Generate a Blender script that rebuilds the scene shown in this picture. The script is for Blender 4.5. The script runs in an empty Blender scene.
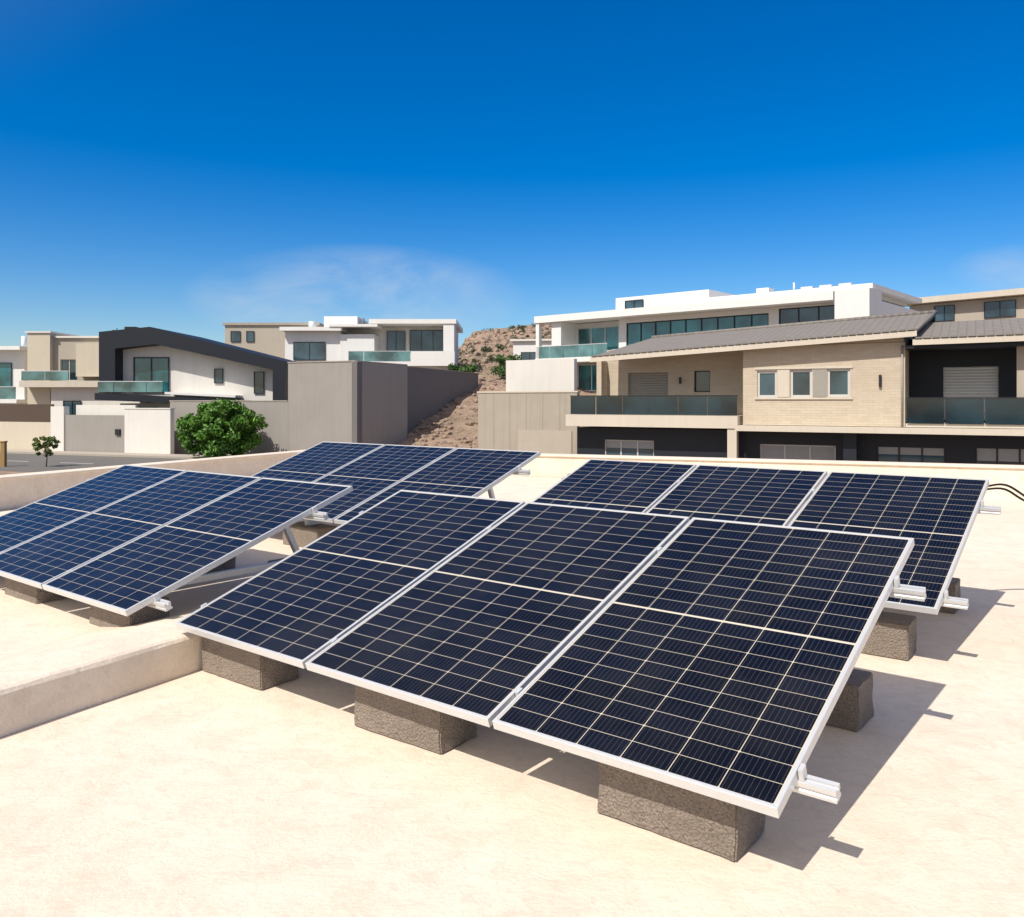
import bpy, bmesh, math, random
from mathutils import Vector, Matrix, noise
random.seed(7)
sc=bpy.context.scene
COL=sc.collection
H=1.41
# ------------------------------------------------------------------ materials
def new_mat(name):
    m=bpy.data.materials.new(name);m.use_nodes=True
    nt=m.node_tree;b=nt.nodes["Principled BSDF"]
    return m,nt,b
def N(nt,t,**k):
    n=nt.nodes.new(t)
    for a,v in k.items(): setattr(n,a,v)
    return n
def math_(nt,op,a,b=None,c=None):
    n=nt.nodes.new("ShaderNodeMath");n.operation=op
    for i,v in enumerate((a,b,c)):
        if v is None: continue
        if isinstance(v,(int,float)): n.inputs[i].default_value=v
        else: nt.links.new(v,n.inputs[i])
    return n.outputs[0]
def mixc(nt,f,a,b,mode='MIX'):
    n=nt.nodes.new("ShaderNodeMix");n.data_type='RGBA';n.blend_type=mode
    for s,v in ((n.inputs[0],f),(n.inputs[6],a),(n.inputs[7],b)):
        if isinstance(v,(int,float)): s.default_value=v
        elif isinstance(v,tuple): s.default_value=(v[0],v[1],v[2],1)
        else: nt.links.new(v,s)
    return n.outputs[2]
def ramp(nt,fac,stops):
    r=nt.nodes.new("ShaderNodeValToRGB")
    e=r.color_ramp.elements
    while len(e)<len(stops): e.new(0.5)
    for i,(p,c) in enumerate(stops):
        e[i].position=p
        e[i].color=(c,c,c,1) if isinstance(c,(int,float)) else (c[0],c[1],c[2],1)
    nt.links.new(fac,r.inputs[0]);return r.outputs[0]
def noise_(nt,vec,scale,detail=6,rough=.6,dist=0):
    n=nt.nodes.new("ShaderNodeTexNoise");n.inputs["Scale"].default_value=scale
    n.inputs["Detail"].default_value=detail;n.inputs["Roughness"].default_value=rough
    n.inputs["Distortion"].default_value=dist
    if vec is not None: nt.links.new(vec,n.inputs["Vector"])
    return n.outputs["Fac"]
def objco(nt):
    return nt.nodes.new("ShaderNodeTexCoord").outputs["Object"]
def surf(name,col,rough=.85,s1=.6,a1=.12,s2=25,a2=.08,bump=.15,bs=None,streak=0,spec=.3):
    m,nt,b=new_mat(name);co=objco(nt)
    f1=noise_(nt,co,s1,5,.6);f2=noise_(nt,co,s2,5,.7)
    c=mixc(nt,ramp(nt,f1,[(.3,1),(.7,0)]),col,tuple(x*(1-a1) for x in col))
    c=mixc(nt,ramp(nt,f2,[(.35,1),(.65,0)]),c,tuple(x*(1-a2)*(1-a1*.5) for x in col))
    if streak:
        mp=N(nt,"ShaderNodeMapping");mp.inputs["Scale"].default_value=(2.2,2.2,.12)
        nt.links.new(co,mp.inputs[0])
        f3=noise_(nt,mp.outputs[0],1.5,6,.7)
        c=mixc(nt,ramp(nt,f3,[(.5,0),(.75,streak)]),c,tuple(x*.55 for x in col))
    nt.links.new(c,b.inputs["Base Color"])
    b.inputs["Roughness"].default_value=rough;b.inputs["Specular IOR Level"].default_value=spec
    if bump:
        bp=N(nt,"ShaderNodeBump");bp.inputs["Strength"].default_value=bump;bp.inputs["Distance"].default_value=.02
        nt.links.new(noise_(nt,co,bs or s2,8,.7),bp.inputs["Height"]);nt.links.new(bp.outputs[0],b.inputs["Normal"])
    return m
M={}
M['white']=surf("white_render",(.81,.80,.77),streak=.16,a1=.08)
M['white2']=surf("offwhite_render",(.74,.71,.65),streak=.2)
M['cream']=surf("cream_render",(.62,.55,.43),streak=.2)
M['beige']=surf("beige_render",(.46,.41,.335),streak=.2)
M['conc']=surf("board_concrete",(.42,.375,.31),streak=.4,a1=.2)
M['gray']=surf("gray_render",(.34,.315,.285),streak=.3,a1=.15)
M['grayd']=surf("dark_gray_render",(.18,.17,.165),streak=.3)
M['char']=surf("charcoal_panel",(.018,.022,.030),rough=.5,streak=0)
M['brown']=surf("brown_gate",(.10,.07,.05),rough=.5)
M['slab']=surf("cream_slab",(.64,.575,.475),streak=.25)
M['shutter']=surf("shutter_alu",(.34,.32,.28),rough=.5)
M['shutterw']=surf("white_shutter",(.68,.68,.66),rough=.5)
M['blind']=surf("gray_blind",(.34,.35,.36),rough=.6)
M['framew']=surf("window_frame",(.60,.59,.56),rough=.4,bump=0)
M['framed']=surf("dark_window_frame",(.03,.03,.035),rough=.4,bump=0)
def glassy(name,col,rough=.04):
    m,nt,b=new_mat(name);co=objco(nt)
    f=noise_(nt,co,.5,3,.5)
    nt.links.new(mixc(nt,ramp(nt,f,[(.35,0),(.65,1)]),tuple(x*.35 for x in col),tuple(x*1.5 for x in col)),b.inputs["Base Color"])
    b.inputs["Roughness"].default_value=rough;b.inputs["Specular IOR Level"].default_value=.9
    bp=N(nt,"ShaderNodeBump");bp.inputs["Strength"].default_value=.05
    nt.links.new(noise_(nt,co,.8,2),bp.inputs["Height"]);nt.links.new(bp.outputs[0],b.inputs["Normal"])
    return m
M['teal']=glassy("teal_glass",(.015,.15,.17))
M['dglass']=glassy("dark_glass",(.03,.065,.085))
M['rail']=glassy("tinted_rail_glass",(.008,.024,.032),.08)
M['railt']=glassy("green_rail_glass",(.09,.20,.20),.08)
M['alu']=surf("aluminium",(.72,.73,.73),rough=.38,a1=.05,a2=.04,bump=.02,spec=.6)
M['alu'].node_tree.nodes["Principled BSDF"].inputs["Metallic"].default_value=.35
def blockmat():
    m,nt,b=new_mat("concrete_block");co=objco(nt)
    f1=noise_(nt,co,7,5,.6);f2=noise_(nt,co,130,5,.8);v=N(nt,"ShaderNodeTexVoronoi");v.inputs["Scale"].default_value=100;nt.links.new(co,v.inputs[0])
    c=mixc(nt,ramp(nt,f1,[(.3,0),(.7,1)]),(.37,.305,.25),(.28,.23,.185))
    c=mixc(nt,ramp(nt,f2,[(.42,.8),(.54,0)]),c,(.16,.13,.105))
    c=mixc(nt,ramp(nt,v.outputs["Distance"],[(.10,.4),(.22,0)]),c,(.50,.43,.36))
    nt.links.new(c,b.inputs["Base Color"]);b.inputs["Roughness"].default_value=.95
    bp=N(nt,"ShaderNodeBump");bp.inputs["Strength"].default_value=1.0;bp.inputs["Distance"].default_value=.008
    nt.links.new(math_(nt,'ADD',f2,v.outputs["Distance"]),bp.inputs["Height"]);nt.links.new(bp.outputs[0],b.inputs["Normal"])
    return m
M['block']=blockmat()
M['cable']=surf("black_cable",(.015,.015,.015),rough=.5)
M['wood']=surf("wood_post",(.35,.22,.09),rough=.8)
M['bark']=surf("bark",(.12,.09,.06),rough=.95)
M['rock']=surf("rock",(.40,.295,.22),rough=.95,s1=.8,a1=.35,s2=5,a2=.25,bump=.6)
M['asphalt']=surf("asphalt",(.19,.18,.165),rough=.9,s1=.3,a1=.25,s2=40,a2=.2)
M['pave']=surf("pavement",(.45,.40,.34),rough=.9)
M['paint']=surf("road_paint",(.7,.7,.68),rough=.7)
def stone():
    m,nt,b=new_mat("stone_cladding");co=objco(nt)
    sx=N(nt,"ShaderNodeSeparateXYZ");nt.links.new(co,sx.inputs[0])
    cb=N(nt,"ShaderNodeCombineXYZ")
    nt.links.new(math_(nt,'ADD',sx.outputs[0],sx.outputs[1]),cb.inputs[0]);nt.links.new(sx.outputs[2],cb.inputs[1])
    br=N(nt,"ShaderNodeTexBrick");nt.links.new(cb.outputs[0],br.inputs[0])
    br.inputs["Color1"].default_value=(.54,.46,.35,1);br.inputs["Color2"].default_value=(.47,.395,.295,1)
    br.inputs["Mortar"].default_value=(.41,.345,.26,1);br.inputs["Scale"].default_value=1
    br.inputs["Brick Width"].default_value=.40;br.inputs["Row Height"].default_value=.11
    br.inputs["Mortar Size"].default_value=.006;br.inputs["Bias"].default_value=-.1
    f=noise_(nt,co,4,6,.7);g=noise_(nt,co,.5,4,.6)
    c=mixc(nt,ramp(nt,f,[(.3,0),(.8,.5)]),br.outputs[0],(.60,.53,.42))
    c=mixc(nt,ramp(nt,g,[(.45,0),(.75,.35)]),c,(.40,.34,.26))
    nt.links.new(c,b.inputs["Base Color"]);b.inputs["Roughness"].default_value=.9
    bp=N(nt,"ShaderNodeBump");bp.inputs["Strength"].default_value=.4;bp.inputs["Distance"].default_value=.02
    nt.links.new(math_(nt,'SUBTRACT',f,br.outputs["Fac"]),bp.inputs["Height"]);nt.links.new(bp.outputs[0],b.inputs["Normal"])
    return m
M['stone']=stone()
def tiles():
    m,nt,b=new_mat("roof_tiles");co=objco(nt)
    sx=N(nt,"ShaderNodeSeparateXYZ");nt.links.new(co,sx.inputs[0])
    fx=math_(nt,'FRACT',math_(nt,'MULTIPLY',sx.outputs[0],3.3));fy=math_(nt,'FRACT',math_(nt,'MULTIPLY',sx.outputs[1],2.6))
    h=math_(nt,'ADD',math_(nt,'ABSOLUTE',math_(nt,'SUBTRACT',fx,.5)),math_(nt,'MULTIPLY',fy,.6))
    f=noise_(nt,co,3,5,.7)
    c=mixc(nt,f,(.15,.135,.12),(.27,.245,.22))
    c=mixc(nt,ramp(nt,fy,[(.0,.7),(.2,0)]),c,(.07,.06,.055))
    c=mixc(nt,ramp(nt,fx,[(.0,.5),(.2,0)]),c,(.09,.08,.07))
    nt.links.new(c,b.inputs["Base Color"]);b.inputs["Roughness"].default_value=.85
    bp=N(nt,"ShaderNodeBump");bp.inputs["Strength"].default_value=.6;bp.inputs["Distance"].default_value=.06
    nt.links.new(h,bp.inputs["Height"]);nt.links.new(bp.outputs[0],b.inputs["Normal"])
    return m
M['tiles']=tiles()
def roofmat():
    m,nt,b=new_mat("roof_membrane");co=objco(nt)
    f1=noise_(nt,co,.45,6,.6,.4);f2=noise_(nt,co,3.5,8,.7,.3);f3=noise_(nt,co,60,6,.75);f5=noise_(nt,co,14,5,.65,.8)
    c=mixc(nt,ramp(nt,f1,[(.35,0),(.68,1)]),(.83,.725,.595),(.78,.66,.525))
    c=mixc(nt,ramp(nt,f2,[(.42,0),(.70,.65)]),c,(.68,.565,.44))
    c=mixc(nt,ramp(nt,f5,[(.50,0),(.70,.45)]),c,(.63,.52,.40))
    c=mixc(nt,ramp(nt,f3,[(.50,0),(.75,.55)]),c,(.62,.515,.405))
    v=N(nt,"ShaderNodeTexVoronoi");v.inputs["Scale"].default_value=7;nt.links.new(co,v.inputs[0])
    vm=math_(nt,'MULTIPLY',ramp(nt,v.outputs["Distance"],[(.03,.5),(.07,0)]),ramp(nt,f2,[(.5,0),(.6,1)]))
    c=mixc(nt,vm,c,(.42,.33,.25))
    v2=N(nt,"ShaderNodeTexVoronoi");v2.feature='DISTANCE_TO_EDGE';v2.inputs["Scale"].default_value=.55
    wv=N(nt,"ShaderNodeVectorMath");wv.operation='ADD'
    nz=N(nt,"ShaderNodeTexNoise");nz.inputs["Scale"].default_value=1.6;nz.inputs["Detail"].default_value=6;nt.links.new(co,nz.inputs["Vector"])
    nt.links.new(co,wv.inputs[0]);nt.links.new(nz.outputs["Color"],wv.inputs[1]);nt.links.new(wv.outputs[0],v2.inputs["Vector"])
    cr=math_(nt,'MULTIPLY',ramp(nt,v2.outputs["Distance"],[(.0,.3),(.004,0)]),ramp(nt,f1,[(.50,0),(.60,1)]))
    c=mixc(nt,cr,c,(.52,.42,.32))
    nt.links.new(c,b.inputs["Base Color"]);b.inputs["Roughness"].default_value=.8;b.inputs["Specular IOR Level"].default_value=.2
    mp=N(nt,"ShaderNodeMapping");mp.inputs["Rotation"].default_value=(0,0,math.radians(-38));mp.inputs["Scale"].default_value=(3,12,1)
    nt.links.new(co,mp.inputs[0])
    f4=noise_(nt,mp.outputs[0],1.2,6,.7,.6)
    hgt=math_(nt,'ADD',math_(nt,'ADD',math_(nt,'MULTIPLY',f4,.4),math_(nt,'MULTIPLY',f2,.9)),math_(nt,'ADD',math_(nt,'MULTIPLY',f3,.25),math_(nt,'MULTIPLY',f5,.35)))
    bp=N(nt,"ShaderNodeBump");bp.inputs["Strength"].default_value=.6;bp.inputs["Distance"].default_value=.018
    nt.links.new(hgt,bp.inputs["Height"]);nt.links.new(bp.outputs[0],b.inputs["Normal"])
    return m
M['roof']=roofmat()
def terrainmat():
    m,nt,b=new_mat("dry_ground");co=objco(nt)
    f1=noise_(nt,co,.06,6,.6);f2=noise_(nt,co,.5,8,.7);f3=noise_(nt,co,2.5,6,.7)
    c=mixc(nt,ramp(nt,f2,[(.35,0),(.65,1)]),(.37,.26,.185),(.21,.14,.10))
    c=mixc(nt,ramp(nt,f3,[(.5,0),(.65,.8)]),c,(.44,.34,.255))
    c=mixc(nt,ramp(nt,f1,[(.5,0),(.62,.5)]),c,(.14,.12,.07))
    nt.links.new(c,b.inputs["Base Color"]);b.inputs["Roughness"].default_value=.95
    bp=N(nt,"ShaderNodeBump");bp.inputs["Strength"].default_value=.8;bp.inputs["Distance"].default_value=.4
    nt.links.new(f2,bp.inputs["Height"]);nt.links.new(bp.outputs[0],b.inputs["Normal"])
    return m
M['ground']=terrainmat()
def leafmat(name,c1,c2):
    m,nt,b=new_mat(name)
    g=N(nt,"ShaderNodeNewGeometry");co=objco(nt)
    f=noise_(nt,co,2.2,3,.6)
    c=mixc(nt,g.outputs["Random Per Island"],c1,c2)
    c=mixc(nt,ramp(nt,f,[(.35,.5),(.6,0)]),c,tuple(x*.45 for x in c1))
    nt.links.new(c,b.inputs["Base Color"]);b.inputs["Roughness"].default_value=.6
    return m
M['leaf']=leafmat("tree_leaves",(.05,.14,.010),(.13,.30,.025))
M['leaf2']=leafmat("sapling_leaves",(.08,.13,.02),(.20,.24,.06))
M['leaf3']=leafmat("shrub_leaves",(.035,.06,.018),(.09,.11,.04))
CP=.1675;HP=.083
def cells():
    m,nt,b=new_mat("solar_cells")
    uv=N(nt,"ShaderNodeUVMap");uv.uv_map="UVMap"
    sx=N(nt,"ShaderNodeSeparateXYZ");nt.links.new(uv.outputs[0],sx.inputs[0])
    x=sx.outputs[0];y=sx.outputs[1]
    ya=math_(nt,'SUBTRACT',math_(nt,'ABSOLUTE',y),.005)
    def edge(v,p):
        return math_(nt,'MULTIPLY',math_(nt,'ABSOLUTE',math_(nt,'SUBTRACT',math_(nt,'FRACT',math_(nt,'ADD',math_(nt,'DIVIDE',v,p),.5)),.5)),p)
    ex=edge(x,CP);eh=edge(ya,HP);ef=edge(ya,HP*2)
    def lt(v,t,s=.0004):
        n=nt.nodes.new("ShaderNodeMapRange");n.interpolation_type='SMOOTHSTEP'
        nt.links.new(v,n.inputs[0]);n.inputs[1].default_value=t-s;n.inputs[2].default_value=t+s
        n.inputs[3].default_value=1;n.inputs[4].default_value=0;return n.outputs[0]
    l=math_(nt,'MAXIMUM',lt(ex,.0013),math_(nt,'MULTIPLY',lt(eh,.0011),.9))
    dia=math_(nt,'MULTIPLY',lt(math_(nt,'ADD',ex,ef),.0065),.8)
    l=math_(nt,'MAXIMUM',l,dia)
    l=math_(nt,'MAXIMUM',l,lt(ya,0.0))
    l=math_(nt,'MAXIMUM',l,lt(math_(nt,'SUBTRACT',HP*10,ya),0))
    l=math_(nt,'MAXIMUM',l,lt(x,0.0))
    l=math_(nt,'MAXIMUM',l,lt(math_(nt,'SUBTRACT',CP*6,x),0))
    bus=math_(nt,'MULTIPLY',lt(edge(math_(nt,'ADD',x,CP/18),CP/9),.0005,.0003),.22)
    cb=N(nt,"ShaderNodeCombineXYZ")
    nt.links.new(math_(nt,'FLOOR',math_(nt,'DIVIDE',x,CP)),cb.inputs[0])
    nt.links.new(math_(nt,'FLOOR',math_(nt,'DIVIDE',y,HP)),cb.inputs[1])
    oi=N(nt,"ShaderNodeObjectInfo");nt.links.new(oi.outputs["Random"],cb.inputs[2])
    w=N(nt,"ShaderNodeTexWhiteNoise");nt.links.new(cb.outputs[0],w.inputs[0])
    c=mixc(nt,w.outputs[0],(.0014,.0022,.0060),(.0030,.0046,.0120))
    c=mixc(nt,bus,c,(.33,.31,.27))
    c=mixc(nt,l,c,(.60,.54,.43))
    co=objco(nt)
    d=noise_(nt,co,2.5,7,.7)
    c=mixc(nt,ramp(nt,d,[(.4,0),(.8,.03)]),c,(.5,.45,.36))
    nt.links.new(c,b.inputs["Base Color"])
    b.inputs["Specular IOR Level"].default_value=.33
    r=ramp(nt,d,[(.3,.08),(.8,.20)]);nt.links.new(r,b.inputs["Roughness"])
    return m
M['cells']=cells()
# ------------------------------------------------------------------ mesh helpers
def link(o,par=None):
    COL.objects.link(o)
    if par: o.parent=par
    return o
def mk(name,verts,faces,mat,par=None,smooth=False,bev=0):
    me=bpy.data.meshes.new(name);me.from_pydata(verts,[],faces)
    bm=bmesh.new();bm.from_mesh(me)
    bmesh.ops.recalc_face_normals(bm,faces=bm.faces)
    if bev:
        bmesh.ops.bevel(bm,geom=[e for e in bm.edges],offset=bev,segments=2,profile=.5,affect='EDGES')
    bm.to_mesh(me);bm.free()
    if mat: me.materials.append(mat)
    if smooth:
        for p in me.polygons:p.use_smooth=True
    me.update()
    return link(bpy.data.objects.new(name,me),par)
BF=[(0,1,2,3),(7,6,5,4),(0,4,5,1),(1,5,6,2),(2,6,7,3),(3,7,4,0)]
def box(name,par,mat,x0,x1,y0,y1,z0,z1,bev=0):
    v=[(x0,y0,z0),(x1,y0,z0),(x1,y1,z0),(x0,y1,z0),(x0,y0,z1),(x1,y0,z1),(x1,y1,z1),(x0,y1,z1)]
    return mk(name,v,BF,mat,par,bev=bev)
def hexa(name,par,mat,bot,top,bev=0):
    return mk(name,list(bot)+list(top),BF,mat,par,bev=bev)
def prism(name,par,mat,pts,y0,y1):
    n=len(pts)
    v=[(p[0],y0,p[1]) for p in pts]+[(p[0],y1,p[1]) for p in pts]
    f=[tuple(range(n)),tuple(range(2*n-1,n-1,-1))]+[(i,(i+1)%n,n+(i+1)%n,n+i) for i in range(n)]
    return mk(name,v,f,mat,par)
def empty(name,loc=(0,0,0),rot=0):
    o=bpy.data.objects.new(name,None);o.location=loc;o.rotation_euler=(0,0,math.radians(rot));o.empty_display_size=.2
    return link(o)
def facade(name,par,mat,x0,x1,z0,z1,y,holes,depth=.22):
    xs=sorted(set([x0,x1]+[h[0] for h in holes]+[h[1] for h in holes]))
    zs=sorted(set([z0,z1]+[h[2] for h in holes]+[h[3] for h in holes]))
    V=[];Fc=[]
    def q(*p):
        i=len(V);V.extend(p);Fc.append(tuple(range(i,i+4)))
    for a,b_ in zip(xs,xs[1:]):
        for c,d in zip(zs,zs[1:]):
            mx=(a+b_)/2;mz=(c+d)/2
            if any(h[0]<mx<h[1] and h[2]<mz<h[3] for h in holes): continue
            q((a,y,c),(b_,y,c),(b_,y,d),(a,y,d))
    Y=y+depth
    for h in holes:
        a,b_,c,d=h
        q((a,y,c),(a,y,d),(a,Y,d),(a,Y,c));q((b_,y,c),(b_,Y,c),(b_,Y,d),(b_,y,d))
        q((a,y,c),(a,Y,c),(b_,Y,c),(b_,y,c));q((a,y,d),(b_,y,d),(b_,Y,d),(a,Y,d))
    q((x0,y,z0),(x0,y,z1),(x0,Y,z1),(x0,Y,z0));q((x1,y,z0),(x1,Y,z0),(x1,Y,z1),(x1,y,z1))
    q((x0,y,z1),(x1,y,z1),(x1,Y,z1),(x0,Y,z1))
    me=bpy.data.meshes.new(name);me.from_pydata(V,[],Fc);me.materials.append(mat)
    return link(bpy.data.objects.new(name,me),par)
def window(par,x0,x1,z0,z1,y,glass,frame,nx=2,sill=None,fw=.05,nm="window",nz=1,blind=0,blindmat=None):
    box(nm+"_glass",par,glass,x0,x1,y,y+.02,z0,z1)
    def bar(a,b_,c,d): box(nm+"_frame",par,frame,a,b_,y-.05,y-.003,c,d)
    bar(x0,x0+fw,z0,z1);bar(x1-fw,x1,z0,z1);bar(x0+fw+.002,x1-fw-.002,z0,z0+fw);bar(x0+fw+.002,x1-fw-.002,z1-fw,z1)
    for i in range(1,nx):
        xx=x0+(x1-x0)*i/nx;bar(xx-fw/2,xx+fw/2,z0+fw+.002,z1-fw-.002)
    if blind: box(nm+"_blind",par,blindmat,x0+fw+.004,x1-fw-.004,y-.02,y-.006,z1-fw-.002-(z1-z0-2*fw)*blind,z1-fw-.003)
    if sill: box(nm+"_sill",par,sill,x0-.06,x1+.06,y-.32,y-.052,z0-.06,z0-.003)
def shutter(par,x0,x1,z0,z1,y,mat,nm="roller_shutter"):
    n=int((z1-z0)/.12);V=[];Fc=[]
    for i in range(n):
        a=z0+(z1-z0)*i/n;b_=z0+(z1-z0)*(i+1)/n;m_=(a+b_)/2;k=len(V)
        V+= [(x0,y,a),(x1,y,a),(x0,y-.02,m_),(x1,y-.02,m_),(x0,y,b_-.006),(x1,y,b_-.006)]
        Fc+=[(k,k+1,k+3,k+2),(k+2,k+3,k+5,k+4)]
    me=bpy.data.meshes.new(nm);me.from_pydata(V,[],Fc);me.materials.append(mat)
    link(bpy.data.objects.new(nm,me),par)
    box(nm+"_back",par,M['framed'],x0,x1,y+.01,y+.05,z0,z1)
def rail(par,x0,x1,z0,z1,y,glass,step=1.3,nm="balcony_rail"):
    n=max(1,int((x1-x0)/step))
    for i in range(n):
        a=x0+(x1-x0)*i/n+.02;b_=x0+(x1-x0)*(i+1)/n-.02
        box(nm+"_glass",par,glass,a,b_,y,y+.025,z0,z1-.02)
    box(nm+"_handrail",par,M['framed'] if glass is M['rail'] else M['alu'],x0,x1,y-.015,y+.04,z1-.018,z1+.03)
# ------------------------------------------------------------------ camera
c=bpy.data.cameras.new("camera");cam=link(bpy.data.objects.new("camera",c));sc.camera=cam
cam.location=(0,0,H);cam.rotation_euler=(math.pi/2,0,0)
c.sensor_width=36;c.lens=36*832/1024;c.shift_y=-58/1024;c.clip_end=4000;c.clip_start=.05
# ------------------------------------------------------------------ light
sd=Vector((-.618*.64,-.786*.64,.768)).normalized()
L=bpy.data.lights.new("sun","SUN");L.energy=4.75;L.angle=math.radians(.5);L.color=(1,.945,.865)
so=link(bpy.data.objects.new("sun",L));so.rotation_euler=(-sd).to_track_quat('-Z','Y').to_euler();so.location=(-20,-25,30)
w=bpy.data.worlds.new("World");sc.world=w;w.use_nodes=True;nt=w.node_tree
bg=nt.nodes["Background"];bg.inputs[1].default_value=.14
sky=N(nt,"ShaderNodeTexSky");sky.sky_type='NISHITA';sky.sun_disc=False
sky.sun_elevation=math.asin(sd.z);sky.sun_rotation=math.atan2(sd.x,sd.y)
sky.air_density=1.0;sky.dust_density=.8;sky.ozone_density=4.5;sky.altitude=200
hs=N(nt,"ShaderNodeHueSaturation");hs.inputs["Saturation"].default_value=1.5;hs.inputs["Value"].default_value=.95;hs.inputs["Hue"].default_value=.509
nt.links.new(sky.outputs[0],hs.inputs["Color"])
tc=N(nt,"ShaderNodeTexCoord");sx=N(nt,"ShaderNodeSeparateXYZ");nt.links.new(tc.outputs["Generated"],sx.inputs[0])
yy=math_(nt,'MAXIMUM',sx.outputs[1],.01)
az=math_(nt,'DIVIDE',sx.outputs[0],yy);el=math_(nt,'DIVIDE',sx.outputs[2],yy)
cm=N(nt,"ShaderNodeCombineXYZ");nt.links.new(az,cm.inputs[0]);nt.links.new(math_(nt,'MULTIPLY',el,2.2),cm.inputs[1])
cn=noise_(nt,cm.outputs[0],6,9,.60,.35)
q1=math_(nt,'POWER',math_(nt,'ABSOLUTE',math_(nt,'DIVIDE',math_(nt,'ADD',az,.19),.21)),2)
q2=math_(nt,'POWER',math_(nt,'ABSOLUTE',math_(nt,'DIVIDE',math_(nt,'SUBTRACT',el,.125),.065)),2)
mk1=math_(nt,'MAXIMUM',math_(nt,'SUBTRACT',1.0,math_(nt,'ADD',q1,q2)),0)
cl=math_(nt,'MULTIPLY',mk1,ramp(nt,cn,[(.36,.05),(.72,.75)]))
q3=math_(nt,'POWER',math_(nt,'ABSOLUTE',math_(nt,'DIVIDE',math_(nt,'SUBTRACT',az,.62),.10)),2)
q4=math_(nt,'POWER',math_(nt,'ABSOLUTE',math_(nt,'DIVIDE',math_(nt,'SUBTRACT',el,.155),.035)),2)
mk2=math_(nt,'MAXIMUM',math_(nt,'SUBTRACT',1.0,math_(nt,'ADD',q3,q4)),0)
cl=math_(nt,'ADD',cl,math_(nt,'MULTIPLY',mk2,ramp(nt,cn,[(.36,0),(.75,.5)])))
cc=mixc(nt,cl,hs.outputs[0],(4.3,4.9,5.6))
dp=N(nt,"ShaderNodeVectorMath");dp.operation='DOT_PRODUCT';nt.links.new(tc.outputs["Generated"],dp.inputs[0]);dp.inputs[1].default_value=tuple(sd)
fill_glow=math_(nt,'MULTIPLY',math_(nt,'POWER',math_(nt,'MAXIMUM',dp.outputs["Value"],0),1.6),.85)  # warm glow around the sun, added to the sky to fill shadows
cc=mixc(nt,fill_glow,cc,(7.0,6.1,5.1))
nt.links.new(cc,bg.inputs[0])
sc.view_settings.view_transform='Standard';sc.view_settings.look='None';sc.view_settings.exposure=0
# ------------------------------------------------------------------ terrain
def sm(t):
    t=max(0,min(1,t));return t*t*(3-2*t)
def th(x,y):
    z=-2.2
    z+=4.5*sm((y-46)/29)*sm((x+12)/6)
    z+=3*sm((y-66)/24)
    hill=9.2*math.exp(-((x-10)/34)**2)*sm((y-88)/62)
    z+=hill*(1-sm((y-230)/150))
    r=sm((y-48)/8)*sm((x+11)/4)
    if y>88: r=max(r,sm((y-88)/10))
    if r>0 and y<400:
        z+=r*(.9*noise.noise(Vector((x*.09,y*.09,1)))*sm((y-80)/20)+.35*noise.noise(Vector((x*.35,y*.35,2)))+.12*noise.noise(Vector((x*1.1,y*1.1,5))))
    return z
def axis(lo,a,b_,hi,st):
    r=[];v=a
    while v<=b_: r.append(v);v+=st
    d=st;v=a
    l=[]
    while v>lo: d*=1.6;v-=d;l.append(v)
    d=st;v=b_;h=[]
    while v<hi: d*=1.6;v+=d;h.append(v)
    return l[::-1]+r+h
xs=axis(-2500,-50,60,2500,.9);ys=axis(-2500,44,180,2500,.9)
V=[(x,y,th(x,y)) for y in ys for x in xs];nx=len(xs)
Fc=[(j*nx+i,j*nx+i+1,(j+1)*nx+i+1,(j+1)*nx+i) for j in range(len(ys)-1) for i in range(nx-1)]
me=bpy.data.meshes.new("ground_terrain");me.from_pydata(V,[],Fc);me.materials.append(M['ground'])
for p in me.polygons:p.use_smooth=True
link(bpy.data.objects.new("ground_terrain",me))
def rocks(name,spots,mat):
    bm=bmesh.new()
    for (x,y,s) in spots:
        z=th(x,y)
        r=bmesh.ops.create_icosphere(bm,subdivisions=1,radius=s)
        sc3=(random.uniform(.7,1.3),random.uniform(.7,1.3),random.uniform(.5,.9))
        for v in r['verts']:
            v.co=Vector((v.co.x*sc3[0],v.co.y*sc3[1],v.co.z*sc3[2]))*random.uniform(.8,1.2)+Vector((x,y,z+s*.15))
    me=bpy.data.meshes.new(name);bm.to_mesh(me);bm.free();me.materials.append(mat)
    return link(bpy.data.objects.new(name,me))
sp=[]
for i in range(900): sp.append((random.uniform(-9,3),random.uniform(50,86),random.uniform(.06,.30)))
for i in range(1100): sp.append((random.uniform(-24,24),random.uniform(90,152),random.uniform(.2,.8)))
rocks("rocks",sp,M['rock'])
def foliage(name,clumps,mat,leaf,n,par=None,squash=.8):
    V=[];Fc=[]
    for (cx,cy,cz,r) in clumps:
        for i in range(n):
            d=Vector((random.gauss(0,1),random.gauss(0,1),random.gauss(0,1))).normalized()*r*(random.random()**.4)
            p=Vector((cx,cy,cz))+Vector((d.x,d.y,d.z*squash))
            s=leaf*random.uniform(.6,1.4)
            a=Vector((random.gauss(0,1),random.gauss(0,1),random.gauss(0,1))).normalized()
            cr=(d.normalized()*.6+a*.7).normalized()
            b_=cr.orthogonal().normalized();b_=Matrix.Rotation(random.uniform(0,6.3),3,cr)@b_;e=cr.cross(b_)
            k=len(V)
            V+=[p-b_*s,p+e*s*.5,p+b_*s,p-e*s*.5];Fc.append((k,k+1,k+2,k+3))
    me=bpy.data.meshes.new(name);me.from_pydata([tuple(v) for v in V],[],Fc);me.materials.append(mat)
    return link(bpy.data.objects.new(name,me),par)
cl_=[]
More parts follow.
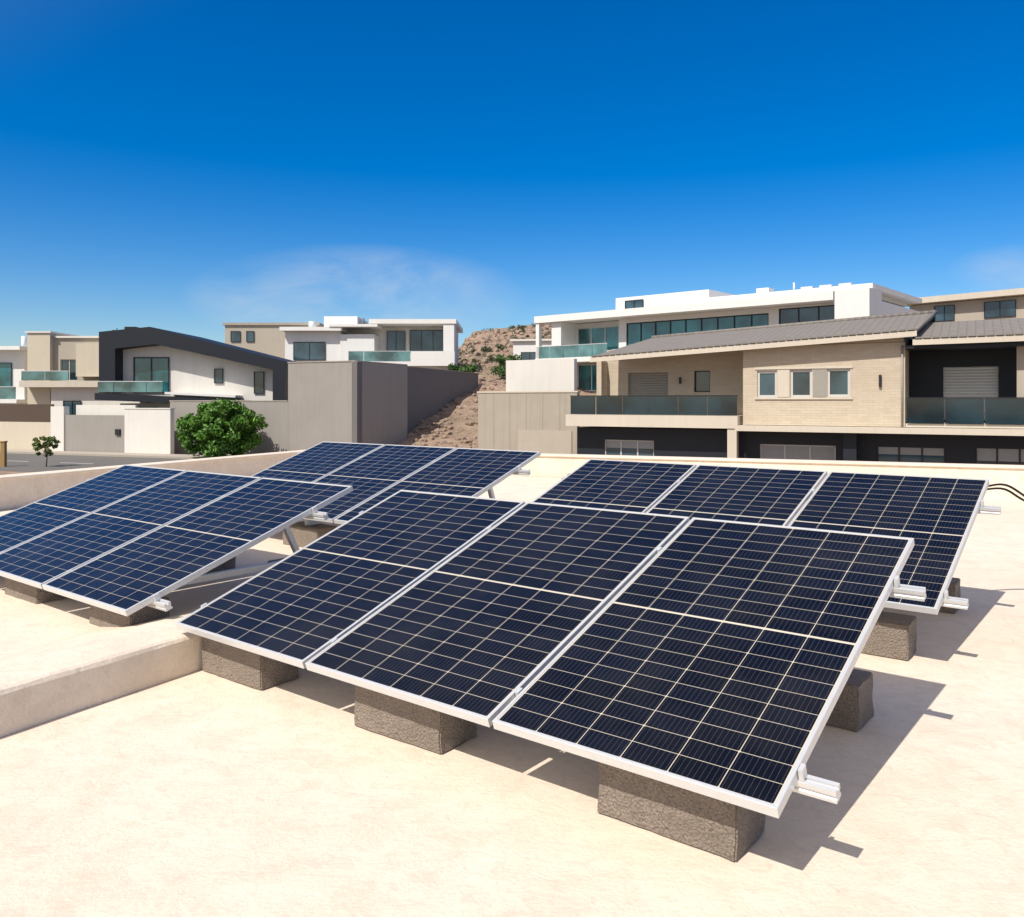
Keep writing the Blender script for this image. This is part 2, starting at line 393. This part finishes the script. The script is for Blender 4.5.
for i in range(520):
    x=random.uniform(-26,26);y=random.uniform(88,152);r=random.uniform(.25,.8)
    if noise.noise(Vector((x*.08,y*.08,9)))<-.05: continue
    cl_.append((x,y,th(x,y)+r*.4,r))
foliage("hill_scrub",cl_,M['leaf3'],.16,50)
def tube(name,pts,rad,mat,par=None,seg=8):
    V=[];Fc=[]
    pts=[Vector(p) for p in pts]
    if not isinstance(rad,(list,tuple)): rad=[rad]*len(pts)
    for i,p in enumerate(pts):
        d=(pts[min(i+1,len(pts)-1)]-pts[max(i-1,0)]).normalized()
        a=d.cross(Vector((0.13,.21,.97)));
        if a.length<.05:a=d.cross(Vector((1,0,0)))
        a.normalize();b_=d.cross(a)
        for k in range(seg):
            t=2*math.pi*k/seg;V.append(tuple(p+(a*math.cos(t)+b_*math.sin(t))*rad[i]))
    for i in range(len(pts)-1):
        for k in range(seg):
            Fc.append((i*seg+k,i*seg+(k+1)%seg,(i+1)*seg+(k+1)%seg,(i+1)*seg+k))
    Fc.append(tuple(range(seg)));Fc.append(tuple(range((len(pts)-1)*seg,len(pts)*seg)))
    return mk(name,V,Fc,mat,par,smooth=True)
def bush(nm,x,y,w,h,mat,n=26,leaf=.11):
    p=empty(nm,(x,y,th(x,y)))
    cs=[]
    for i in range(n):
        a=random.uniform(0,6.28);rr=w*.5*math.sqrt(random.random())*.85
        cs.append((rr*math.cos(a),rr*math.sin(a),random.uniform(.15,.85)*h,w*random.uniform(.12,.2)))
    foliage("foliage",cs,mat,leaf,160,p)
    for i in range(4):
        a=i*1.6
        tube("stem",[(0,0,-.1),(w*.12*math.cos(a),w*.12*math.sin(a),h*.3),(w*.25*math.cos(a),w*.25*math.sin(a),h*.6)],[.05,.03,.015],M['bark'],p)
M['leaf4']=leafmat("green_shrub_leaves",(.035,.09,.015),(.09,.17,.03))
bush("green_shrub",-.45,76,3.0,2.4,M['leaf4'])
bush("green_shrub",-4.3,74,2.5,1.8,M['leaf4'])
def tree(name,x,y,z0,rx,ry,zc,rz,mat,n,leaf,per,trunk):
    p=empty(name,(x,y,z0))
    tube("trunk",[(0,0,-.1),(.05,.02,(zc-rz)*.6+.3),(.0,.05,zc)],[trunk,trunk*.75,trunk*.4],M['bark'],p)
    cs=[]
    for i in range(n):
        while True:
            d=Vector((random.uniform(-1,1),random.uniform(-1,1),random.uniform(-1,1)))
            if .25<d.length<1: break
        f=.86+.26*noise.noise(d*2.3+Vector((x,y,0)))
        q=Vector((d.x*rx*f,d.y*ry*f,zc+d.z*rz*f))
        cs.append((q.x,q.y,q.z,min(rx,rz)*random.uniform(.14,.27)))
        if i<9: tube("limb",[(0,0.03,zc*.45),(q.x*.5,q.y*.5,(zc*.6+q.z)*.5),(q.x*.95,q.y*.95,q.z)],[trunk*.5,trunk*.3,trunk*.1],M['bark'],p,6)
    foliage("crown",cs,mat,leaf,per,p)
tree("broadleaf_tree",-17.6,50.2,-2.2,2.65,2.3,1.8,2.0,M['leaf'],165,.11,130,.12)
tree("sapling_tree",-25.2,45,-2.2,.9,.8,1.2,.65,M['leaf2'],28,.08,60,.035)
wp=empty("wooden_post",(-27.5,45,-2.2))
box("post",wp,M['wood'],-.12,.12,-.12,.12,-.1,1.35,.02);box("cap",wp,M['wood'],-.15,.15,-.15,.15,1.352,1.42,.02)
# ------------------------------------------------------------------ our roof
rb=empty("flat_roof_terrace")
PL=[(-12.68,-3.5),(-3.6,16.3),(16,8.64),(16,-3.5)]
mk("roof_slab",[(p[0],p[1],0) for p in PL]+[(p[0],p[1],-.35) for p in PL],BF,M['roof'],rb)
mk("building_body",[(p[0]*.985,p[1]*.985,-.352) for p in PL]+[(p[0]*.985,p[1]*.985,-2.4) for p in PL],BF,M['white2'],rb)
def par_seg(name,a,b_,h=.46,t=.25):
    a=Vector(a);b_=Vector(b_);d=(b_-a).normalized();n=Vector((-d.y,d.x))
    def seg(nm,o0,o1,z0,z1,bev):
        P=[a+n*o0,b_+n*o0,b_+n*o1,a+n*o1]
        hexa(nm,rb,M['roof'],[(p.x,p.y,z0) for p in P],[(p.x,p.y,z1) for p in P],bev)
    seg(name,0,t,-.2,h-.04,0);seg(name+"_coping",-.03,t+.03,h-.038,h,.012)
par_seg("parapet_side",(-12.68,-3.5),(-3.6,16.3))
par_seg("parapet_rear",(-3.35,16.2),(16,8.64))
K0=Vector((-6.2,-3.5));K1=Vector((3.63,13.4))
prof=[(0,.001),(0,.175),(.007,.192),(.022,.202),(.06,.205),(.25,.205),(.45,.17),(.7,.11),(.95,.065),(6.0,.045)]
V=[];ns=160
for i in range(ns+1):
    t=i/ns;K=K0.lerp(K1,t)
    E=Vector((-12.6,-3.5)).lerp(Vector((-3.6,16.25)),t);d=(E-K);Ln=d.length;d.normalize()
    for k,(o,z) in enumerate(prof):
        oo=o*1.12 if k<len(prof)-1 else Ln
        w_=(.012*noise.noise(Vector((t*30,k*.2,0)))+.004*noise.noise(Vector((t*150,k*.9,0)))) if k<6 else 0
        q=K+d*(oo+w_);V.append((q.x,q.y,z+((.007*noise.noise(Vector((t*36,k*.3,3)))+.003*noise.noise(Vector((t*140,k,3)))) if 0<k<9 else 0)))
np_=len(prof)
Fc=[(i*np_+k,(i+1)*np_+k,(i+1)*np_+k+1,i*np_+k+1) for i in range(ns) for k in range(np_-1)]
mk("raised_deck",V,Fc,M['roof'],rb)
cb=empty("cable_bundle",(0,0,0))
def smooth_pts(P,n=6):
    P=[Vector(p) for p in P];o=[]
    for i in range(len(P)-1):
        p0=P[max(i-1,0)];p1=P[i];p2=P[i+1];p3=P[min(i+2,len(P)-1)]
        for k in range(n):
            t=k/n;o.append(.5*((2*p1)+(p2-p0)*t+(2*p0-5*p1+4*p2-p3)*t*t+(3*p1-p0-3*p2+p3)*t**3))
    o.append(P[-1]);return o
for j in range(2):
    a=j*.02
    tube("cable_%d"%j,smooth_pts([(3.02,5.62,.80-a),(3.22,5.66,.825-a),(3.36,5.68,.835-a*1.5),(3.50,5.72,.77-a*1.8),(3.75,5.85,.62),(4.1,6.1,.35),(4.5,6.4,.06),(5.2,7.2+a*3,.02),(6.6,8.6+a*4,.02)]),.008,M['cable'],cb,6)
# ------------------------------------------------------------------ solar arrays
TILT=math.radians(18.9);ct=math.cos(TILT);st=math.sin(TILT)
PW=1.038;PLN=1.70;GAP=.02
def array(A,zb,deck):
    root=empty("solar_panel_array",(A[0],A[1],0),-38.18)
    def T(x,s,n): return (x,s*ct-n*st,zb+s*st+n*ct)
    def tbox(nm,mat,x0,x1,s0,s1,n0,n1,bev=0):
        b4=[T(x0,s0,n0),T(x1,s0,n0),T(x1,s1,n0),T(x0,s1,n0)];t4=[T(x0,s0,n1),T(x1,s0,n1),T(x1,s1,n1),T(x0,s1,n1)]
        return hexa(nm,root,mat,b4,t4,bev)
    for i in range(3):
        x0=i*(PW+GAP);x1=x0+PW;fw=.013
        tbox("panel_frame_bottom",M['alu'],x0,x1,0,fw,-.035,0,.0015)
        tbox("panel_frame_top",M['alu'],x0,x1,PLN-fw,PLN,-.035,0,.0015)
        tbox("panel_frame_side_a",M['alu'],x0,x0+fw,fw,PLN-fw,-.035,0,.0015)
        tbox("panel_frame_side_b",M['alu'],x1-fw,x1,fw,PLN-fw,-.035,0,.0015)
        tbox("panel_backsheet",M['white'],x0+fw,x1-fw,fw,PLN-fw,-.010,-.006)
        g=[T(x0+fw,fw,-.003),T(x1-fw,fw,-.003),T(x1-fw,PLN-fw,-.003),T(x0+fw,PLN-fw,-.003)]
        o=mk("panel_glass",g,[(0,1,2,3)],M['cells'],root)
        uvl=o.data.uv_layers.new(name="UVMap")
        hw=PW/2-fw;hl=PLN/2-fw;co=[(-hw,-hl),(hw,-hl),(hw,hl),(-hw,hl)]
        for lp in o.data.loops:
            q=co[lp.vertex_index];uvl.data[lp.index].uv=(q[0]+CP*3,q[1])
        tbox("junction_box",M['cable'],x0+.47,x0+.57,.8,.86,-.03,-.012)
        tube("panel_lead",[T(x0+.5,.82,-.03),T(x0+.3,.95,-.10),T(x0+.05,1.1,-.08),T(x0-.1,1.25,-.09)],.004,M['cable'],root,5)
    W=3*PW+2*GAP
    def railp(s,xa,xb):
        pr=[(-.02,-.036),(-.006,-.036),(-.006,-.046),(.006,-.046),(.006,-.036),(.02,-.036),(.02,-.052),(.014,-.056),(.014,-.062),(.02,-.066),(.02,-.078),(-.02,-.078),(-.02,-.066),(-.014,-.062),(-.014,-.056),(-.02,-.052)]
        n=len(pr);v=[T(xa,s+p[0],p[1]) for p in pr]+[T(xb,s+p[0],p[1]) for p in pr]
        f=[tuple(range(n)),tuple(range(2*n-1,n-1,-1))]+[(k,(k+1)%n,n+(k+1)%n,n+k) for k in range(n)]
        mk("mounting_rail",v,f,M['alu'],root)
    sl=.17/ct;su=1.27/ct
    for s in (sl,su):
        railp(s,-.08,W+.11)
        for xx in (-.010,PW+GAP/2,2*PW+1.5*GAP,W+.010):
            tbox("panel_clamp",M['alu'],xx-.007,xx+.007,s-.016,s+.016,-.034,.003)
    blocks=[(.06,.56),(1.24,1.75),(2.48,2.99)]
    for (a,b_) in blocks:
        m_=(a+b_)/2
        zr=zb+sl*st-.078*ct
        box("front_foot",root,M['alu'],m_-.03,m_+.03,.20,.206,deck+.2,zr+.03)
        box("front_foot_base",root,M['alu'],m_-.03,m_+.03,.207,.27,deck+.2,deck+.206)
        zt=zb+su*st-.078*ct
        yl=su*ct+.078*st
        hexa("rear_leg",root,M['alu'],[(m_-.02,1.48,deck+.2),(m_+.02,1.48,deck+.2),(m_+.02,1.52,deck+.2),(m_-.02,1.52,deck+.2)],
             [(m_-.02,yl-.02,zt+.02),(m_+.02,yl-.02,zt+.02),(m_+.02,yl+.02,zt+.02),(m_-.02,yl+.02,zt+.02)])
        box("base_rail",root,M['alu'],m_+.022,m_+.062,.16,1.56,deck+.207,deck+.247)
    for (a,b_) in blocks:
        for (y0,y1) in ((.115,.355),(1.38,1.62)):
            u=Vector((.786,-.618));v_=Vector((.618,.786))
            cx=(a+b_)/2;cy=(y0+y1)/2
            P=Vector(A)+u*cx+v_*cy
            me=bpy.data.meshes.new("concrete_block")
            bm=bmesh.new();bmesh.ops.create_cube(bm,size=1)
            for vv in bm.verts: vv.co=Vector((vv.co.x*.50,vv.co.y*.235,vv.co.z*.198+.1))
            bmesh.ops.bevel(bm,geom=list(bm.edges),offset=.006,segments=2,affect='EDGES')
            bmesh.ops.subdivide_edges(bm,edges=[e2 for e2 in bm.edges if e2.calc_length()>.1],cuts=9,use_grid_fill=True)
            o2=random.uniform(0,99)
            for vv in bm.verts: vv.co+=Vector((noise.noise(vv.co*14+Vector((o2,0,0))),noise.noise(vv.co*14+Vector((0,o2,0))),0))*.006
            bm.to_mesh(me);bm.free();me.materials.append(M['block'])
            ob=link(bpy.data.objects.new("concrete_block",me));ob.location=(P.x,P.y,deck);ob.rotation_euler=(0,0,math.radians(-38.18+random.uniform(-1.5,1.5)))
array((-1.735,4.283),.265,.0)
array((-.288,6.239),.335,.0)
array((-4.585,6.477),.265,.05)
array((-3.207,8.50),.38,.05)
# ------------------------------------------------------------------ stone house (right)
h=empty("stone_house",(2.84,40,0),-29.0)
hs_=[(8.79,9.62,1.54,2.68),(10.16,11.04,1.54,2.70),(11.63,12.52,1.56,2.72)]
facade("main_wall",h,M['stone'],8.19,14.55,.36,3.72,0,hs_)
box("main_body",h,M['stone'],8.20,14.54,.225,9,.36,3.9)
for a in hs_: window(h,a[0],a[1],a[2],a[3],.12,M['dglass'],M['framew'],nx=1,fw=.10)
box("window_sill",h,M['slab'],8.7,12.62,-.06,.06,1.46,1.535)
box("window_lintel",h,M['slab'],8.7,12.62,-.04,-.004,2.735,2.82)
box("shutter_panel",h,M['shutter'],11.08,11.60,-.03,-.004,1.56,2.70)
box("shutter_panel",h,M['slab'],9.66,10.12,-.03,-.004,1.56,2.70)
box("wall_lamp",h,M['framed'],13.6,13.7,-.12,-.003,1.95,2.45,.02)
facade("terrace_wall",h,M['stone'],1.1,8.19,.6,3.9,1.8,[(2.21,4.23,.78,2.75),(5.49,6.25,1.8,2.8)])
box("terrace_body",h,M['stone'],1.12,8.19,2.03,9,.6,3.9)
shutter(h,2.21,4.23,.78,2.75,1.95,M['shutter'])
window(h,5.49,6.25,1.8,2.8,1.95,M['dglass'],M['framed'],nx=1)
box("terrace_slab",h,M['slab'],-.1,8.05,-.4,9,.20,.74)
rail(h,.0,7.98,.76,1.62,-.1,M['rail'])
box("terrace_lamp",h,M['framed'],4.8,4.88,1.68,1.797,2.2,2.5)
def roofslab(nm,fx0,fx1,fz0,fz1,fy,bx0,bx1,bz0,bz1,by,t=.16):
    top=[(fx0,fy,fz0),(fx1,fy,fz1),(bx1,by,bz1),(bx0,by,bz0)]
    hexa(nm,h,M['tiles'],[(p[0],p[1],p[2]-t) for p in top],top)
    f=[(fx0-.05,fy-.06,fz0+.02),(fx1+.05,fy-.06,fz1+.02),(fx1+.05,fy-.004,fz1+.02),(fx0-.05,fy-.004,fz0+.02)]
    hexa(nm+"_fascia",h,M['slab'],[(p[0],p[1],p[2]-t-.12) for p in f],[(p[0],p[1],p[2]-.06) for p in f])
    n=int((fx1-fx0)/.3);V=[];Fc=[]
    for i in range(n):
        t0=(i+.5)/n;cx=fx0+(fx1-fx0)*t0;cz=fz0+(fz1-fz0)*t0;k=len(V)
        for yy_ in (fy-.10,fy+.15):
            for a in range(7):
                an=math.pi*a/6;V.append((cx+.13*math.cos(an),yy_,cz-.01+.06*math.sin(an)))
        Fc+=[(k+a,k+a+1,k+8+a,k+7+a) for a in range(6)]+[tuple(range(k,k+7))]
    mk(nm+"_eaves_tiles",V,Fc,M['tiles'],h)
roofslab("main_roof",1.3,14.95,3.46,4.16,-.55,2.3,15.45,4.66,5.30,5)
hexa("main_roof_rear",h,M['tiles'],[(2.3,5.01,4.5),(15.45,5.01,5.1),(15,10,3.8),(1.3,10,3.4)],[(2.3,5.01,4.66),(15.45,5.01,5.30),(15,10,4.1),(1.3,10,3.5)])
prism("main_gable_wall",h,M['stone'],[(8.2,3.74),(14.5,3.74),(14.5,3.95),(8.2,3.62)],.02,.2)
prism("roof_soffit_infill",h,M['stone'],[(8.2,3.72),(14.54,3.72),(14.54,4.4),(8.2,4.1)],1.6,5)
tube("ridge_caps",[(2.3,5,4.68),(15.45,5,5.33)],.10,M['tiles'],h)
tube("verge_caps",[(14.98,-.55,4.18),(15.47,5,5.33)],.08,M['tiles'],h)
facade("recess_wall",h,M['char'],14.56,24,.4,4.0,2.5,[(15.82,17.8,.6,2.8)])
box("recess_body",h,M['char'],14.56,24,2.73,9,.4,4.0)
shutter(h,15.82,17.8,.6,2.8,2.65,M['shutterw'])
box("recess_column",h,M['beige'],18.35,18.75,.3,.7,.36,3.6)
box("recess_ceiling",h,M['char'],14.57,24,-.3,2.49,3.45,3.58)
box("recess_floor",h,M['slab'],14.57,24,.0,2.49,.36,.5)
rail(h,14.6,24,.52,1.50,-.08,M['rail'])
roofslab("wing_roof",14.9,24,3.82,3.90,-.5,15.0,24,4.75,4.85,3.6)
box("floor_slab",h,M['slab'],8.06,24,-.9,9,.12,.34)
h_low=[(1.5,3.98,-1.5,-.45),(8.79,11.9,-1.7,-.48),(13.46,15.96,-1.7,-.42),(16.97,19.2,-1.7,-.38)]
facade("ground_floor_wall",h,M['char'],.1,24,-2.3,.11,.5,h_low)
box("ground_floor_body",h,M['char'],.1,24,.73,9,-2.3,.11)
for i,a in enumerate(h_low): window(h,a[0],a[1],a[2],a[3],.65,M['dglass'],M['framew'] if i<2 else M['framed'],nx=3,fw=.06,blind=(.35,.6,.25,.4)[i],blindmat=M['blind'])
box("ground_pillar",h,M['slab'],7.6,8.0,-.35,.0,-2.3,.19)
box("ground_pillar",h,M['char'],12.3,12.8,-.35,.0,-2.3,.11)
tube("downpipe",[(14.45,-.06,3.6),(14.45,-.06,.36)],.04,M['shutter'],h)
tube("downpipe",[(8.05,1.7,3.6),(8.05,1.7,.76)],.04,M['shutter'],h)
box("terrace_pillar",h,M['stone'],.9,1.15,1.0,1.79,.75,3.3)
# ------------------------------------------------------------------ boundary wall left of stone house
h=empty("boundary_wall",(-1.96,48,0),-29.8)
box("upper_wall",h,M['white2'],0,4.6,3.2,3.6,-2.3,3.85)
box("front_wall",h,M['conc'],0,6.3,0,.35,-2.3,1.85)
box("coping",h,M['slab'],-.05,6.35,-.04,.39,1.852,1.93)
for i in range(1,6): box("joint_%d"%i,h,M['gray'],i*1.05,i*1.05+.03,-.012,-.002,-2.2,1.8)
box("garage_panel",h,M['beige'],2.7,6.0,-.06,-.004,-2.3,-.24)
box("return_wall",h,M['conc'],-.001,.35,.352,3.19,-2.3,1.85)
# ------------------------------------------------------------------ white modern villa
h=empty("white_villa",(2.86,72,0),-41.0)
box("main_block",h,M['white'],2,27.4,1.5,13,-1,8.0)
box("roof_slab",h,M['white'],-.4,25.1,-1,13,8.05,8.62)
box("attic_a",h,M['white'],5.3,14,3,12.5,8.62,10.1)
box("attic_roof",h,M['white'],10,26.9,1.2,12.8,8.9,9.22)
box("attic_core",h,M['white2'],14.01,26,2.2,12,8.622,8.895)
window(h,6.3,8.1,9.0,9.8,2.9,M['dglass'],M['framed'],nx=2)
window(h,15,22,8.66,8.88,2.1,M['dglass'],M['framed'],nx=4,fw=.03)
box("right_fin",h,M['white'],25.19,27.4,-1,1.49,-1,8.65)
facade("upper_wall",h,M['white'],7.2,25.18,4.6,8.04,.6,[(7.92,19.95,5.35,7.66),(20.69,24.9,6.4,7.9)])
box("upper_core",h,M['white2'],7.2,25.18,.83,1.49,4.6,8.04)
window(h,7.92,19.95,5.35,7.66,.72,M['teal'],M['framed'],nx=9,fw=.09)
window(h,20.69,24.9,6.4,7.9,.72,M['dglass'],M['framed'],nx=3,fw=.08)
window(h,2.49,6.76,5.1,7.6,1.4,M['teal'],M['framew'],nx=3,fw=.09)
window(h,2.49,6.9,2.2,4.5,1.4,M['teal'],M['framew'],nx=3,fw=.09)
box("balcony_slab",h,M['white'],-.3,7.19,-1,1.49,4.6,4.98)
rail(h,-.25,7.1,5.0,6.0,-.9,M['railt'])
box("balcony_column",h,M['white'],-.3,.05,-.9,-.5,4.99,8.04)
box("left_pier",h,M['white'],1.2,2.2,-.6,1.49,-1,8.04)
box("lower_wing",h,M['white2'],7.2,27.4,-.6,1.49,-1,4.59)
rail(h,7.3,25,4.62,5.5,-.5,M['railt'])
box("chimney",h,M['white'],17,18,5,6,9.2,10.1);tube("vent_pipe",[(20,5,9.2),(20,5,10.3)],.08,M['alu'],h)
for k in range(3): box("ac_unit",h,M['shutterw'],20.5+k*1.4,21.4+k*1.4,5,5.4,9.22,9.9,.02)
h=empty("white_annex_house",(1.5,84,0),-10)
box("block",h,M['white'],-1.4,3,0,6,1,7.4);box("slab",h,M['white2'],-1.7,3.3,-.3,6.3,7.402,7.6)
window(h,-.6,1.2,4.5,6.3,-.05,M['dglass'],M['framed'],nx=2)
h=empty("gray_villa",(35.6,74.5,0),-49.5)
box("block",h,M['beige'],0,24,0,10,-1,9.9);box("roof_slab",h,M['slab'],-.6,24.6,-.9,10.6,9.95,10.45)
for a in ((2.18,3.85),(6.2,8.6),(10,12)): window(h,a[0],a[1],8.3,9.65,-.06,M['dglass'],M['framed'],nx=2)
# ------------------------------------------------------------------ left houses
h=empty("dark_frame_house",(-29.35,60,0),0)
ou=[(0,1.95),(0,6.29),(3.61,6.65),(13.2,4.2),(13.2,1.3)];inn=[(12.35,1.3),(12.35,3.6),(3.97,5.42),(1.15,5.1),(1.15,1.95)]
prism("dark_roof_frame",h,M['char'],ou+inn,-.9,9)
prism("upper_wall",h,M['white2'],[(1.16,1.7),(12.34,1.3),(12.34,3.59),(3.97,5.41),(1.16,5.09)],.3,8.8)
window(h,1.95,4.54,1.96,4.55,.24,M['teal'],M['framed'],nx=2,fw=.09)
window(h,7.79,8.44,2.65,3.72,.24,M['dglass'],M['framed'],nx=1);window(h,10.67,11.4,1.9,3.5,.24,M['dglass'],M['framed'],nx=1)
prism("dark_slab",h,M['char'],[(.0,1.94),(13.3,1.29),(14.3,1.25),(14.3,.85),(.0,1.45)],-1.5,8)
prism("canopy_white",h,M['white'],[(4.8,2.02),(9.8,1.78),(9.8,1.62),(4.8,1.86)],-1.2,.28)
box("lower_wall",h,M['white2'],.8,13,.6,8,-2.3,1.2);window(h,2,3.6,-.8,.9,.54,M['dglass'],M['framed'],nx=2);window(h,6,9,-.6,.7,.54,M['dglass'],M['framed'],nx=3)
rail(h,.1,4.7,2.0,2.75,-1.3,M['railt'],1.1)
box("chimney",h,M['char'],-.0,.8,3,3.8,6.2,7.0)
h=empty("beige_house",(-38.24,66,0),0)
box("tower",h,M['cream'],-.2,1.59,0,8,-2.3,6.77);box("tower_cap",h,M['white2'],-.35,1.7,-.12,8.1,6.772,6.9)
facade("wall",h,M['beige'],1.6,9,-2.3,6.4,.5,[(2.14,3.49,3.0,4.7),(5,6.6,3.2,4.6)]);box("body",h,M['beige'],1.6,9,.73,8,-2.3,6.4)
window(h,2.14,3.49,3.0,4.7,.65,M['dglass'],M['framew'],nx=2);window(h,5,6.6,3.2,4.6,.65,M['dglass'],M['framew'],nx=2)
box("roof_cap",h,M['white2'],1.75,9.1,.3,8,6.402,6.56);box("box_bay",h,M['cream'],3.9,6.0,-.5,.49,3.3,5.9)
box("balcony_slab",h,M['slab'],-.1,7,-1.3,-.01,2.45,2.95);box("lower_wall",h,M['white2'],2,9,-.6,.48,-2.3,2.44)
rail(h,0,3.7,2.97,3.7,-1.2,M['railt'])
window(h,3,4.4,-.4,1.4,-.66,M['dglass'],M['framed'],nx=2)
tube("antenna",[(5,4,6.5),(5,4,7.5)],.04,M['framed'],h);box("antenna_bar",h,M['framed'],4.6,5.4,3.97,4.03,7.3,7.34)
h=empty("white_house",(-41.85,68,0),0)
box("block",h,M['white'],-9,2.0,0,8,-2.3,5.5);box("slab",h,M['white'],-9,2.3,-1.6,8,1.2,1.5);box("roof_slab",h,M['white'],-9.3,2.2,-1,8.2,5.502,5.8)
window(h,-1.2,1.0,2.0,4.5,-.06,M['teal'],M['framed'],nx=2);window(h,-1,.6,-1.4,.8,-.06,M['dglass'],M['framed'],nx=2);rail(h,-6,2.2,1.52,2.5,-1.5,M['railt'])
tube("roof_pipe",[(.2,3,5.8),(.2,3,6.9)],.2,M['white'],h)
h=empty("taupe_house",(-29.32,85,0),0)
box("block",h,M['beige'],0,9.5,0,9,-2,9.1);box("cap",h,M['conc'],-.2,9.7,-.2,9.2,9.102,9.35)
window(h,.6,1.6,7.4,8.5,-.06,M['dglass'],M['framed'],nx=1);window(h,2.2,3.0,7.4,8.5,-.06,M['dglass'],M['framed'],nx=1)
h=empty("white_terraced_house",(-21.28,78,0),0)
box("left_block",h,M['white'],0,5.2,0,9,-1,7.9);box("left_cap",h,M['white'],-.3,5.4,-.8,9,7.902,8.25)
box("core",h,M['white2'],5.21,15.6,2.4,10,-1,8.5)
box("mid_block",h,M['white'],5.21,8.4,-.2,2.39,-1,7.6);box("mid_cap",h,M['white'],4.3,8.8,-.9,9,8.26,8.5)
box("penthouse",h,M['white'],3.2,6.4,2,8,8.51,9.5)
box("roof_slab",h,M['white'],8.0,16.1,-.8,10,8.55,8.97)
window(h,9.2,11.0,6.0,8.1,2.3,M['dglass'],M['framed'],nx=2);window(h,11.4,14.8,6.0,8.2,2.3,M['dglass'],M['framed'],nx=3)
box("terrace_slab",h,M['white'],6,16,-1.5,2.39,4.6,5.0);rail(h,6.2,11.9,5.02,5.95,-1.4,M['railt'])
box("terrace_parapet",h,M['white'],11.95,16,-1.5,-1.3,5.0,5.95)
window(h,.8,3.8,5.2,6.9,-.06,M['dglass'],M['framed'],nx=2)
box("lower_block",h,M['white'],5.5,15.9,-.4,2.38,-1,4.59)
box("right_pier",h,M['white'],14.9,15.9,-.7,2.39,5.01,8.54)
tube("water_tank",[(2.1,2,8.25),(2.1,2,9.0)],.4,M['alu'],h,14);tube("chimney_pipe",[(6.8,3,8.5),(6.8,3,9.4)],.12,M['grayd'],h)
for k in range(6):
    tube("roof_vent",[(9+k*.9,5,8.97),(9+k*.9,5,9.15+.25*(k%2))],.07,M['grayd'],h,6)
# ------------------------------------------------------------------ boundary walls
h=empty("retaining_wall",(-9.31,50,0),73.8)
box("wall",h,M['grayd'],0,22.9,0,.35,-2.4,3.72);box("coping",h,M['gray'],0.02,22.9,-.03,.38,3.722,3.78)
h=empty("rendered_wall",(-23.02,56,0),-23.6)
box("high_wall",h,M['gray'],9.83,14.88,0,6,-2.4,3.76)
box("high_coping",h,M['conc'],9.8,14.9,-.04,6,3.762,3.82)
box("low_wall",h,M['gray'],0,9.82,0,.3,-2.4,1.35);box("low_coping",h,M['conc'],-.03,9.79,-.03,.33,1.352,1.42)
h=empty("garden_wall",(-32.9,58,0),-20.5)
box("gate_wall",h,M['cream'],-6,1.1,0,.25,-2.3,-.1);box("gate_band",h,M['brown'],-6,1.1,.05,.2,-.098,1.15);box("gate_pier",h,M['white2'],1.11,2.32,-.1,.35,-2.3,1.0)
box("gray_wall",h,M['gray'],2.33,7.65,0,.3,-2.3,.42);box("white_wall",h,M['white2'],2.33,7.65,.9,1.1,-2.3,1.1)
box("mid_wall",h,M['white2'],7.66,11.5,-.05,.3,-2.3,.85);box("mid_coping",h,M['white2'],7.62,11.54,-.09,.34,.852,.92)
box("mailbox",h,M['framed'],6.9,7.3,-.12,-.003,-.9,-.5)
h=empty("road",(-32.9,58,0),-20.5)
box("asphalt_sheet",h,M['asphalt'],-60,22,-12,-2.0,-2.25,-2.17)
box("kerb",h,M['conc'],-60,22,-1.998,-1.80,-2.25,-2.05,.01)
box("pavement",h,M['pave'],-60,22,-1.798,-.06,-2.25,-2.055)
for i in range(12): box("lane_mark",h,M['paint'],-40+i*5,-37.5+i*5,-7.1,-6.98,-2.168,-2.164)
